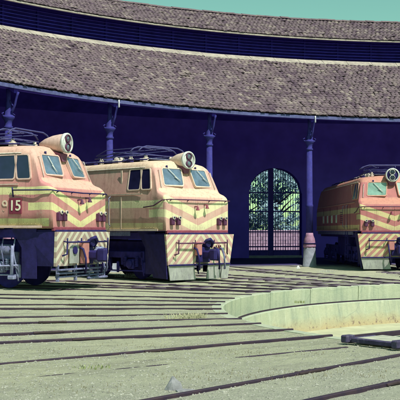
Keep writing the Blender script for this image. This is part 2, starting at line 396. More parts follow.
def track(th, label, s0=RIM+.02, s1=44, axis=None, ext=(0, 0), mats=(RAIL, RAIL), sink=(0, 0), sleepers=()):
    d = np.array([-math.sin(th), math.cos(th)]); p = C0.copy(); a0 = s0
    if axis is not None:
        p = np.array(axis[0]); d = np.array([-math.sin(axis[1]), math.cos(axis[1])])
        rel = p-C0; b = rel@d; c = rel@rel-(RIM+.0)**2; a0 = -b+math.sqrt(b*b-c); s1 = 14
    o = empty('railway_track', (*(p+d*a0), 0))
    inv = Vector((-o.location.x, -o.location.y, 0))
    for k, sgn in enumerate((-1, 1)):
        # rail ends follow the rim
        rel = p-C0; n = np.array([d[1], -d[0]])*sgn*G2
        q = rel+n; b = q@d; e = -b+math.sqrt(max(0, b*b-(q@q-(RIM+.03)**2)))
        r = rail_mb(p, d, e+ext[k], s1, sgn*G2, sink=sink[k], seed=th*7+sgn*2).build('rail', mats[k], o); r.location = inv
        if th > R(70):
            for q in (3.1, 9.2, 15.3):
                q += random.uniform(-.5, .5); M = Matrix.Translation((*(p+d*(e+q)), 0)) @ Matrix.Rotation(math.atan2(d[1], d[0]), 4, 'Z')
                fm = MB(); fm.bbox((0, -sgn*G2, .012-sink[k]), (.46, .078, .024), .004, M)
                for bx in (-.17, -.06, .06, .17): fm.box((bx, -sgn*G2-.045, .012-sink[k]), (.03, .03, .022), M)
                f_ = fm.build('fishplate', FISH, r)
    sm = None
    for s in sleepers:
        m = MB(); q = p+d*s; c, sn = math.cos(math.atan2(d[1], d[0])), math.sin(math.atan2(d[1], d[0]))
        M = Matrix.Translation((q[0], q[1], 0)) @ Matrix.Rotation(math.atan2(d[1], d[0])+random.uniform(-.03, .03), 4, 'Z')
        g = float(gz(q[0], q[1]))
        m.bbox((random.uniform(-.03, .03), random.uniform(-.05, .05), g-.066+random.uniform(0, .02)), (.20, 1.9, .14), .02, M)
        b = m.build('sleeper', SLEEP, o); b.location = inv
    return tag(o, label, 'railway track', 'tracks fanning out from the turntable')
L1P, L1T = (-3.11, 25.31), R(66)
L2P, L2T = (-.06, 29.1), R(45)
L3P, L3T = (7.37, 36.8), R(1.5)
far_s = [9.85]+[RIM+.95+.75*i for i in range(14)]
for th, lab, kw in (
    (R(2), 'farthest right track of the fan, leading into the shed right of the rightmost locomotive', dict(sleepers=far_s)),
    (0, 'track leading under the rightmost locomotive with the purple shaded side', dict(axis=(L3P, L3T), sleepers=[-8+.75*i for i in range(10)])),
    (R(23), 'track running into the shed just left of the blue column with the grey stone plinth', dict(sleepers=far_s)),
    (R(34.2), 'track running into the shed towards the arched gate', dict(sleepers=far_s)),
    (0, 'track leading under the middle locomotive with the chevron nose', dict(axis=(L2P, L2T), sleepers=[-4.4+.75*i for i in range(5)])),
    (R(56), 'track running into the gap between the left and the middle locomotive', dict(sleepers=far_s)),
    (0, 'track leading under the left locomotive numbered 915', dict(axis=(L1P, L1T), sleepers=[])),
    (R(77.2), 'first track in front of the left locomotive, ending at the left tip of the pit', {}),
    (R(89.2), 'second track in front of the left locomotive, beside the tuft of weeds', {}),
    (R(101.5), 'third track in front of the left locomotive, two thin parallel dark rails', {}),
    (R(113.4), 'track in the middle of the yard that stops at the near rim of the pit', {}),
    (R(125.8), 'partly buried track lined up with the dark turntable bridge', dict(mats=(RAIL, RAIL), ext=(.75, 0), sink=(.021, .003))),
    (R(137.4), 'nearest track, its heavy dark rail crossing behind the pale boulder', {})):
    track(th, lab, **kw)

# ---------------------------------------------------------------- turntable bridge
BT = R(130)
br = empty('turntable_bridge', (C0[0], C0[1], .06), BT)       # local +Y runs out to the near end, +X to the right seen from the centre
E1 = RIM-.06
for sx in (-1, 1):
    m = MB(); m.bbox((sx*G2, 0, -.30), (.16, 2*E1, .30), .01)
    m.bbox((sx*G2, 0, -.155), (.26, 2*E1, .03), .005); m.bbox((sx*G2, 0, -.452), (.26, 2*E1, .03), .005)
    for i in range(15): m.box((sx*G2, -E1+.6+i*1.3, -.30), (.25, .03, .27))
    g = m.build('girder', BLACK, br)
    r = MB().bbox((sx*G2, 0, .0), (.05, 2*E1+.8, .07), .008).build('rail', RAIL, br)
for sy in (-1, 1):
    MB().bbox((0, sy*(E1+.56), .0), (.70, .09, .06), .01).build('end_beam', DTIM, br)
    MB().bbox((0, sy*(E1-.11), -.22), (.9, .2, .3), .015).build('cross_girder', DTIM, br)
    for sx in (-1, 1):
        MB().bbox((sx*.42, sy*(E1+.58), .012), (.11, .18, .10), .015).build('end_box', DTIM, br)
        MB().bbox((sx*G2, sy*(E1+.20), -.012), (.14, .52, .05), .01).build('landing_plate', DTIM, br)
    for k in range(4): MB().bbox((-.315+k*.21, sy*(E1+.18), -.004), (.195, .60, .035), .006).build('landing_board', WOOD, br)
n = 58
base = None
for i in range(n):
    y = -E1+.35+(2*E1-.7)*i/(n-1)
    if base is None:
        base = MB().bbox((0, 0, 0), (1.45, .20, .07), .008).build('plank', WOOD, br); b = base
    else: b = link_copy(base, br)
    b.location = (random.uniform(-.04, .04), y, -.098+random.uniform(-.006, .006)); b.rotation_euler = (random.uniform(-.006, .006), 0, random.uniform(-.02, .02))
for sx in (-1, 1):
    for k in range(8): MB().bbox((sx*.24+0*k, -E1+1.2+k*2.35, -.052), (.30, 2.30, .022), .004).build('walk_board', WOOD, br)
tag(br, 'dark steel turntable bridge with timber deck at the right edge of the pit', 'turntable')

# ---------------------------------------------------------------- roundhouse
A0, A1 = R(-34), R(82)
RE, ZE = 22.55, 6.35
RT, ZT = 28.55, 9.66
RU, ZU = 28.10, 10.78      # lower edge of the upper roof
RR, ZR = 31.1, 12.28       # ridge
RW = 36.0
hs = empty('roundhouse', (*bpol(RR, R(20)), ))
inv = Vector((-hs.location.x, -hs.location.y, 0))
def hpart(mb, name, m, fix=True, parent=hs):
    o = mb.build(name, m, parent, fix)
    if parent is hs: o.location = inv
    return o
def arc(prof, n=160, a0=A0, a1=A1): return ringband(MB(), prof, n, a0, a1, bpol)
hpart(arc([(RE+.06, ZE-.13), (RT+.3, ZT-.12+.16), (RT+.3, ZT-.04+.16), (RE+.06, ZE-.05), (RE+.06, ZE-.13)]), 'lower_roof_deck', INROOF)
hpart(arc([(RE+.03, ZE-.012), (RT+.2, ZT+.075)]), 'lower_bedding', BED)
hpart(arc([(RU+.0, ZU-.008), (RR, ZR-.008)]), 'upper_bedding', BED)
hpart(arc([(RU, ZU-.10), (RR, ZR-.10), (RR+3.2, ZR-1.7), (RR+3.2, ZR-1.62), (RR, ZR-.02), (RU, ZU-.02), (RU, ZU-.10)]), 'upper_roof_deck', INROOF)
hpart(arc([(RR+2.8, ZR-1.5), (RR+2.8, 9.6), (RW+.8, 7.0), (RW+.8, 6.9), (RR+2.7, 9.5), (RR+2.7, ZR-1.5)]), 'rear_roof_deck', INROOF)
hpart(arc([(RT+.32, ZT-.1), (RT+.32, ZU-.05), (RT+.40, ZU-.05), (RT+.40, ZT-.1), (RT+.32, ZT-.1)]), 'clerestory_backing', INDIGO)
for i in range(7):                                       # louvre slats
    z = ZT+.10+i*.145
    hpart(arc([(RT+.04, z), (RT+.30, z+.10), (RT+.30, z+.125), (RT+.04, z+.025), (RT+.04, z)], 120), 'louvre_slat', INDIGO)
for i in range(34):
    a = A0+(A1-A0)*(i+.5)/34
    m = MB(); M = Matrix.Translation(bpol(RT+.27, a, (ZT+ZU)/2-.05)) @ Matrix.Rotation(a, 4, 'Z'); m.box((0, 0, 0), (.09, .06, ZU-ZT+.1), M)
    hpart(m, 'louvre_post', INDIGO)
for i in range(46):                                      # mortar flashing where the lower roof meets the louvres, broken lengths
    a = A0+(A1-A0)*i/46; b = a+(A1-A0)/46-.0006; j = random.uniform(-.02, .02)
    hpart(arc([(RT-.40+j*2, ZT-.24+j), (RT-.40+j*2, ZT-.105+j), (RT+.02, ZT+.14+j*.5), (RT+.10, ZT+.12), (RT+.10, ZT-.1)], 4, a, b), 'flashing', MORTAR)
hpart(arc([(RU-.10, ZU-.09), (RU-.10, ZU-.03), (RU+.03, ZU+.0), (RU+.03, ZU-.09), (RU-.10, ZU-.09)], 160), 'upper_eave_board', MORTAR)
hpart(arc([(RE-.05, ZE-.17), (RE-.05, ZE-.05), (RE+.0, ZE-.03), (RE+.0, ZE-.17), (RE-.05, ZE-.17)], 160), 'eave_board', EAVE)
def tiles(name, r0, z0, r1, z1, cw, rowl, a0, a1, parent):
    L = math.hypot(r1-r0, z1-z0); nr = int(L/rowl)+1; vs = []; fs = []; tints = []
    nx, nz = -(z1-z0)/L, (r1-r0)/L                      # outward normal in the (r, z) plane
    for j in range(nr):
        s0 = j*rowl-.03; s1 = min(s0+rowl*1.22, L)
        rm = r0+(r1-r0)*s0/L; nc = int((a1-a0)*rm/cw); da = (a1-a0)/nc
        for i in range(nc):
            a = a0+da*(i+.5)+(random.uniform(-.13, .13)+(j%2)*.0)*da; tw = random.uniform(-.05, .05)
            h0 = .050+random.uniform(-.010, .014)+(.04 if random.random() < .03 else 0); h1 = .018
            ha = da*.50
            o = len(vs); sj = random.uniform(-.04, .04); skew = random.uniform(-.08, .08)*da
            for (s, lift) in ((s0+sj, h0-.012), (s1, h1)):
                aa = a+(skew if lift == h1 else 0)
                for u, hh in ((-1, -.016), (-.55, .016), (.0, .028), (.55, .016), (1, -.016)):
                    rr_ = r0+(r1-r0)*s/L+nx*(lift+hh); zz = z0+(z1-z0)*s/L+nz*(lift+hh)
                    vs.append(bpol(rr_, aa+u*ha, zz))
            # front lip
            for u in (-1, 0, 1):
                pass
            fs += [(o+k, o+k+1, o+5+k+1, o+5+k) for k in range(4)]
            fs.append((o+4, o+3, o+2, o+1, o))
            t = random.random(); tints += [t]*5
    me = bpy.data.meshes.new(name); me.from_pydata(vs, [], fs); me.materials.append(TILE)
    at = me.attributes.new('tint', 'FLOAT', 'FACE'); at.data.foreach_set('value', tints)
    ob = bpy.data.objects.new(name, me); scn.collection.objects.link(ob); ob.parent = parent; ob.location = inv
    ob['kind'] = 'stuff'; return ob
tiles('lower_roof_tiles', RE-.06, ZE+.0, RT-.20, ZT-.06, .20, .27, A0, A1, hs)
tiles('upper_roof_tiles', RU-.06, ZU+.0, RR, ZR+.0, .20, .27, A0, A1, hs)
# ridge tiles, one by one
rt = None
nrt = 150
for i in range(nrt):
    a = A0+(A1-A0)*(i+.5)/nrt
    if rt is None:
        m = MB(); n_ = 7
        vs = [(x, .15*math.cos(PI*k/(n_-1))*(1.0 if x < 0 else .9), .10*math.sin(PI*k/(n_-1))) for x in (-.225, .225) for k in range(n_)]
        m.add(vs, [(k, k+1, n_+k+1, n_+k) for k in range(n_-1)]+[tuple(range(n_)), tuple(range(n_, 2*n_))[::-1]])
        rt = m.build('ridge_tile', TILE, hs); at = rt.data.attributes.new('tint', 'FLOAT', 'FACE'); at.data.foreach_set('value', [.4]*len(rt.data.polygons)); b = rt
    else: b = link_copy(rt, hs)
    b.location = Vector(bpol(RR, a, ZR+.02+random.uniform(-.015, .015)))+inv; b.rotation_euler = (0, random.uniform(-.03, .03), a+random.uniform(-.03, .03))
# back wall with the arched opening
GA = math.atan2(B0[0]-3.95, 53.6-B0[1])                  # angle of the gate
def gate_angle():
    # ray through px 275.5
    t = (275.5-200)/973; A = 1+t*t; Bq = -2*(t*B0[0]+B0[1]); Cq = B0[0]**2+B0[1]**2-RW**2
    Y = (-Bq+math.sqrt(Bq*Bq-4*A*Cq))/2/A; return math.atan2(B0[0]-t*Y, Y-B0[1])
GA = gate_angle(); GW, GZ0, GSP = 3.12, .12, 3.6        # width, sill, springing height
ga = GW/2/RW
wallz = 9.0
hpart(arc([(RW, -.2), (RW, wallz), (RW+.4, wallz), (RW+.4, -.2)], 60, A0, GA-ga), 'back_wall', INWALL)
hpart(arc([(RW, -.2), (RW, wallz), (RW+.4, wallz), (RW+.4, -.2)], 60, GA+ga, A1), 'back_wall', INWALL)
m = MB(); N = 24; vs = []                                 # wall over the arch, with its soffit
for i in range(N+1):
    u = -1+2*i/N; z = GSP+GW/2*.92*math.sqrt(max(0, 1-u*u))
    for r in (RW, RW+.4): vs.append(bpol(r, GA+u*ga, z)); vs.append(bpol(r, GA+u*ga, wallz))
m.add(vs, [q for i in range(N) for q in ((4*i, 4*i+4, 4*i+5, 4*i+1), (4*i+2, 4*i+3, 4*i+7, 4*i+6), (4*i, 4*i+2, 4*i+6, 4*i+4))])
hpart(m, 'arch_wall', INWALL)
hpart(arc([(RW, -.2), (RW, GZ0), (RW+.4, GZ0), (RW+.4, -.2)], 6, GA-ga, GA+ga), 'sill', STONE)
for a in (A0, A1):                                        # gable ends
    m = MB(); pr = [(RE+.4, -.2), (RE+.4, ZE), (RT+.3, ZT), (RT+.3, ZU), (RR, ZR-.15), (RR+3, ZR-1.7), (RR+2.8, 9.4), (RW+.3, 7), (RW+.3, -.2)]
    m.add([bpol(r, a, z) for r, z in pr]+[bpol(r, a+(.01 if a > 0 else -.01), z) for r, z in pr], [tuple(range(9)), tuple(range(9, 18))]+[(i, (i+1) % 9, 9+(i+1) % 9, 9+i) for i in range(9)])
    hpart(m, 'end_wall', INWALL)
# inner timber: tie beams and rafters over each row of columns
ca0, cst = R(56.332), R(11.8586)
for k in range(-2, 8):
    a = ca0-k*cst
    if a > A1 or a < A0: continue
    M = Matrix.Translation(bpol(0, a, 0)) @ Matrix.Rotation(a, 4, 'Z')
    m = MB(); m.box((0, (28.4+33.8)/2, 8.9), (.2, 5.4, .22), M); hpart(m, 'tie_beam', INWALL)
    m = MB(); m.prism([(-.09, RE+.1, ZE-.30), (-.09, RE+.1, ZE-.12), (-.09, RT, ZT-.14), (-.09, RT, ZT-.36)], (0, 0, 0), (.18, 0, 0)); m.v = [tuple(M @ Vector(v)) for v in m.v]
    hpart(m, 'rafter', INROOF)
hpart(arc([(22.9, 6.22), (22.9, 6.42), (23.1, 6.42), (23.1, 6.22), (22.9, 6.22)], 120), 'front_beam', INROOF)
tag(hs, 'long curved roundhouse shed with mottled clay tile roofs and an indigo louvre band', 'roundhouse')

# arched gate
gt = empty('arched_gate', bpol(RW+.2, GA, 0), GA)
def arch_z(x, w=GW/2-.06, sp=GSP, k=.92): return sp+w*k*math.sqrt(max(0, 1-(x/w)**2))
W2 = GW/2-.03
m = MB(); pts = [(-W2, 0, GZ0), (-W2, 0, GSP)]+[(-W2*math.cos(PI*i/20), 0, GSP+W2*.92*math.sin(PI*i/20)) for i in range(1, 20)]+[(W2, 0, GSP), (W2, 0, GZ0)]
m.tube(pts, .05, 6); m.build('frame', GATEM, gt)
MB().bbox((-.22, 0, (GZ0+5.0)/2), (.30, .12, 5.0-GZ0), .01).build('centre_post', GATEM, gt)
for z in (.62, 1.45, 2.6, 3.65): MB().box((0, .01, z), (2*W2, .05, .07)).build('cross_rail', GATEM, gt)
for sx, x0, x1 in ((-1, -W2, -.37), (1, -.07, W2)): MB().bbox(((x0+x1)/2, .0, .28), (x1-x0-.04, .06, .30), .01).build('kick_panel', GATEM, gt)
bar = None
xs = [-W2+.12+.148*i for i in range(20)]
for x in xs:
    if -.40 < x < -.04: continue
    zt = arch_z(x); MB().tube([(x, 0, GZ0+.1), (x, 0, zt)], .02, 5).build('bar', GATEM, gt)
tag(gt, 'tall arched iron bar gate in the dark back wall, greenery showing through', 'gate')

# ---------------------------------------------------------------- columns
def column(k, label, bracket_dx=0):
    a = ca0-k*cst; o = empty('iron_column', bpol(23.0, a, 0), a)
    m = MB(); m.lathe([(.33, -.1), (.33, .05), (.30, .08), (.265, .75), (.25, .80)], (0, 0, 0), 8); m.build('plinth', STONE, o)
    m = MB(); m.lathe([(.25, .80), (.27, .84), (.27, .92), (.24, .95), (.245, 1.05), (.22, 1.18), (.17, 1.30), (.15, 1.42)], (0, 0, 0), 18); m.build('collar', COLPINK, o)
    m = MB(); m.lathe([(.285, .955), (.285, 1.0)], (0, 0, 0), 18); m.build('band', BLACK, o)
    m = MB(); m.lathe([(.145, 1.42), (.14, 2.5), (.155, 2.52), (.155, 2.60), (.135, 2.62), (.115, 4.95)], (0, 0, 0), 16); m.build('shaft', COLBLUE, o)
    m = MB(); m.lathe([(.115, 4.88), (.15, 4.92), (.15, 4.97), (.115, 5.0), (.12, 5.12), (.16, 5.20), (.21, 5.26), (.21, 5.31), (.13, 5.36), (.15, 5.46), (.10, 5.54), (.07, 5.85), (.08, 6.24)], (0, 0, 0), 16); m.build('capital', COLBLUE, o)
    for s in (-1, 1):
        m = MB(); m.tube([(s*.14, 0, 5.28), (s*.26, 0, 5.30), (s*.29, 0, 5.38), (s*.22, 0, 5.42)], [.03, .03, .025, .015], 6); m.build('scroll', COLBLUE, o)
    # curved bracket reaching out to the eave, with its pale hanger
    pts = [(0, -.1, 5.40), (0, -.20, 5.50), (0, -.30, 5.68), (0, -.34, 5.82), (0, -.40, 5.98), (0, -.46, 6.08)]
    m = MB(); m.tube(pts, [.05, .045, .04, .04, .04, .04], 7)
    m.tube([(0, -.24, 5.62), (0, -.12, 5.74), (0, -.04, 5.86)], .025, 6); m.build('bracket', COLBLUE, o)
    if k in (1, 3): m = MB(); m.lathe([(.022, 6.02), (.034, 6.04), (.030, 6.22), (.030, 6.30)], (0, -.53, 0), 10); m.build('hanger', ZINC, o)
    return tag(o, label, 'column', 'cast iron columns along the shed front')
for k, lab in ((0, 'blue iron column rising behind the roof of the left locomotive'), (1, 'blue iron column with curved bracket seen between the left and middle locomotives'),
               (2, 'blue iron column top just right of the middle locomotive'), (3, 'blue iron column standing full height on a grey plinth beside the arched gate'),
               (4, 'blue iron column just beyond the right flank of the rightmost locomotive'), (5, 'blue iron column one bay farther right than the rightmost locomotive')):
    column(k, lab)

# ---------------------------------------------------------------- beyond the gate
gp = Vector(bpol(RW+7.5, GA, 0)); out = Vector((-math.sin(GA), math.cos(GA), 0)); lat = Vector((math.cos(GA), math.sin(GA), 0))
gw = empty('garden_wall', gp, GA); 
for r_ in range(7):
    for i in range(17):
        x = -5+i*.62+(.31 if r_ % 2 else 0)
        MB().bbox((x, random.uniform(-.01, .01), .13+r_*.22), (.60, .3, .205), .012).build('block', BRICK, gw)
tag(gw, 'low pink block wall seen through the bars of the arched gate', 'wall')
def tree(p, h, rad, label, leafm, seed):
    rnd = random.Random(seed); o = empty('tree', p)
    m = MB(); m.tube([(0, 0, -.1), (.1, 0, h*.25), (-.05, .1, h*.5), (.05, 0, h*.8)], [.22, .16, .12, .04], 8)
    for i in range(7):
        a = rnd.uniform(0, 2*PI); z = h*rnd.uniform(.22, .6); m.tube([(0, 0, z), (rad*.4*math.cos(a), rad*.4*math.sin(a), z+h*.12), (rad*.8*math.cos(a), rad*.8*math.sin(a), z+h*.2)], [.08, .05, .02], 5)
    m.build('trunk', BARK, o)
    vs = []; fs = []
    cl = []
    for i in range(60):
        a = rnd.uniform(0, 2*PI); q = rad*math.sqrt(rnd.random()); z = h*(.12+.88*rnd.random()); q *= math.sin(PI*min(1, max(.08, (z/h-.02)*.95)))**.5
        cl.append((q*math.cos(a), q*math.sin(a), z, rnd.uniform(.35, .8)))
    for cx, cy, cz, s in cl:
        for j in range(85):
            v = Vector((rnd.gauss(0, 1), rnd.gauss(0, 1), rnd.gauss(0, .8))).normalized()*s*rnd.random()**.4+Vector((cx, cy, cz))
            e = Vector((rnd.gauss(0, 1), rnd.gauss(0, 1), rnd.gauss(0, 1))).normalized(); f_ = e.orthogonal().normalized(); l = rnd.uniform(.10, .19)
            k = len(vs); vs += [v-e*l, v+f_*l*.4, v+e*l, v-f_*l*.4]; fs.append((k, k+1, k+2, k+3))
    me = bpy.data.meshes.new('crown'); me.from_pydata(vs, [], fs); me.materials.append(leafm); c = bpy.data.objects.new('crown', me); scn.collection.objects.link(c); c.parent = o
    return tag(o, label, 'tree')
tree(gp+out*2.4-lat*2.4, 6.5, 2.2, 'bluish green tree behind the left leaf of the arched gate', LEAF2, 1)
tree(gp+out*3.2+lat*.6, 7.5, 2.6, 'tall leafy tree behind the middle of the arched gate', LEAF, 2)
tree(gp+out*2.0+lat*3.2, 6.0, 2.2, 'bushy green tree behind the right leaf of the arched gate', LEAF2, 3)
#--LOCO--
# ---------------------------------------------------------------- locomotives
# local frame: front face at y = 0 facing -Y, body runs towards +Y, x across, z up from the rail
ZB, ZS, ZBELT = 1.50, 2.46, 2.46
LEN = 11.2
def hw(z): return 1.35 if z <= 2.5 else 1.35-(z-2.5)*.17
def loco_body(mb, zroof=3.6):
    st = []   # (y, ztop, width factor, corner radius)
    prof = [(0.0, 2.42, .965), (.02, 2.49, .978), (.07, 2.55, .988), (.15, 2.60, .995), (.26, 2.64, 1), (.34, 2.68, 1), (.39, 2.74, .995), (.43, 2.84, .99), (.50, 3.02, .985), (.57, 3.20, .98),
            (.64, 3.38, .98), (.70, 3.46, .98), (.82, 3.53, .985), (1.02, 3.58, .99), (1.4, zroof, 1), (2.0, zroof, 1), (3.0, zroof, 1), (4.4, zroof, 1), (6, zroof, 1), (8, zroof, 1), (LEN-1.2, zroof, 1), (LEN-.6, 3.5, 1), (LEN-.3, 3.1, 1), (LEN, 2.5, .98)]
    vs = []; K = None
    for y, zt, wf in prof:
        rc = .22 if zt > 3.2 else .10
        sec = [(1.35*wf, ZB), (1.35*wf, 1.9), (1.35*wf, min(2.3, zt-.15))]
        zc = zt-rc
        za = 2.36
        for i in range(1, 6):
            z = za+(zc-.03-za)*i/5 if zc > za+.05 else za+(i-5)*.002-.02
            sec.append((hw(z)*wf, z))
        w0 = hw(max(zc, za))*wf; zc2 = max(zc, za-.01)
        for i in range(1, 7):
            a = PI/2*i/6; sec.append((w0-rc*1.25*(1-math.cos(a)), zc2+(zt-zc2)*math.sin(a)))
        we = w0-rc*1.25
        crown = .07 if zt > 3.5 else .02
        for i in range(1, 4): u = 1-i/3; sec.append((we*u, zt+crown*(1-u*u)))
        full = sec+[(-x, z) for x, z in sec[-2::-1]]
        K = len(full); vs += [(x, y, z) for x, z in full]
    fs = []
    for i in range(len(prof)-1):
        for j in range(K-1): fs.append((i*K+j, i*K+j+1, (i+1)*K+j+1, (i+1)*K+j))
        fs.append((i*K+K-1, i*K, (i+1)*K, (i+1)*K+K-1))
    mb.add(vs, fs, True)
    mb.f.append(tuple(range(K))); mb.sm.append(False); o = (len(prof)-1)*K; mb.f.append(tuple(o+j for j in range(K))[::-1]); mb.sm.append(False)
    return mb
def rounded(w, h, r, n=4):
    pts = []
    for cx, cy, a0 in ((w/2-r, h/2-r, 0), (-w/2+r, h/2-r, 90), (-w/2+r, -h/2+r, 180), (w/2-r, -h/2+r, 270)):
        for i in range(n+1): a = R(a0+90*i/n); pts.append((cx+r*math.cos(a), cy+r*math.sin(a)))
    return pts
def window(o, M, w, h, gm, fm, r=.05, fw=.05, proud=.03, skew=0, wiper=None):
    """frame standing proud of the body with a pane set back inside it; M maps (x, y=up, z=out)"""
    outer = rounded(w+2*fw, h+2*fw, r+fw*.6); inner = rounded(w, h, r); n = len(outer)
    sk = lambda p: (p[0]+skew*(p[1]/h+.5) if True else 0, p[1])
    outer = [sk(p) for p in outer]; inner = [sk(p) for p in inner]
    vs = [M @ Vector((x, y, -.05)) for x, y in outer]+[M @ Vector((x, y, proud)) for x, y in outer]+[M @ Vector((x, y, proud)) for x, y in inner]+[M @ Vector((x, y, -.05)) for x, y in inner]
    fs = [(a*n+i, a*n+(i+1) % n, (a+1)*n+(i+1) % n, (a+1)*n+i) for a in range(3) for i in range(n)]
    f = MB().add(vs, fs).build('window', fm, o)
    vs = [M @ Vector((x, y, proud*.35)) for x, y in inner]; MB().add(vs, [tuple(range(n))]).build('pane', gm, f, fix=False)
    if wiper:
        x0, y0, x1, y1 = wiper
        m = MB(); m.tube([M @ Vector((x0, y0, proud+.02)), M @ Vector((x1, y1, proud+.025))], .014, 5)
        a = math.atan2(y1-y0, x1-x0); dx, dy = math.cos(a+.25)*.16, math.sin(a+.25)*.16
        m.tube([M @ Vector((x1-dx, y1-dy, proud+.03)), M @ Vector((x1+dx*.4, y1+dy*.4, proud+.03))], .012, 5)
        m.build('wiper', WHITE, f)
    return f
def frameM(origin, xdir, ydir):
    x = Vector(xdir).normalized(); y = Vector(ydir); y = (y-x*y.dot(x)).normalized(); z = x.cross(y)
    M = Matrix((x, y, z)).transposed().to_4x4(); M.translation = Vector(origin); return M
def bogie(o, y0, m1, m2, dz=0):
    MBx = MB
    for sx in (-1, 1):
        fr = MB(); x = sx*1.02
        fr.bbox((x, y0, .78), (.12, 3.0, .20), .02)
        for yy in (-1.45, 1.45): fr.bbox((x, y0+yy, .68), (.12, .16, .42), .02)
        for yy in (-.5, .5): fr.bbox((x, y0+yy, .66), (.10, .12, .40), .02)
        fb = fr.build('bogie_frame', m1, o)
        for yy in (-1.0, 1.0):
            w = MB(); w.lathe([(.08, -.09), (.40, -.05), (.46, -.05), (.48, -.09), (.44, .03), (.43, .06), (.16, .05), (.10, .10)], (sx*.60, y0+yy, .47+dz), 28, 'X')
            w.build('wheel', UNDER, o)
            b = MB(); b.bbox((sx*1.06, y0+yy, .50), (.24, .30, .30), .04); b.lathe([(.13, 0), (.12, .08), (.06, .10)], (sx*1.16, y0+yy, .50), 12, 'X')
            if sx < 0: b = MB(); b.bbox((sx*1.06, y0+yy, .50), (.24, .30, .30), .04); b.lathe([(.06, -.10), (.12, -.08), (.13, 0)], (sx*1.16, y0+yy, .50), 12, 'X')
            b.build('axle_box', m2, fb)
            for d in (-.26, .26):
                sp = MB(); pr = [(.05, 0)]
                for q in range(6): pr += [(.045, q*.05+.005), (.075, q*.05+.025), (.045, q*.05+.045)]
                sp.lathe(pr, (sx*1.12, y0+yy+d, .42), 8); sp.build('coil_spring', m2, fb)
        bk = MB(); bk.tube([(sx*1.14, y0-1.62, .30), (sx*1.14, y0-.3, .29), (sx*1.14, y0+1.55, .30)], .025, 6); bk.tube([(sx*1.14, y0-.1, .30), (sx*1.14, y0+.1, .86)], .03, 6)
        bk.tube([(sx*1.15, y0-1.62, .15), (sx*1.15, y0-1.55, .42), (sx*1.1, y0-1.5, .62)], .022, 6)
        for yy in (-1.62, -.38, .42, 1.55): bk.bbox((sx*1.12, y0+yy, .40), (.07, .09, .34), .02)
        bk.build('brake_rigging', m2, fb)
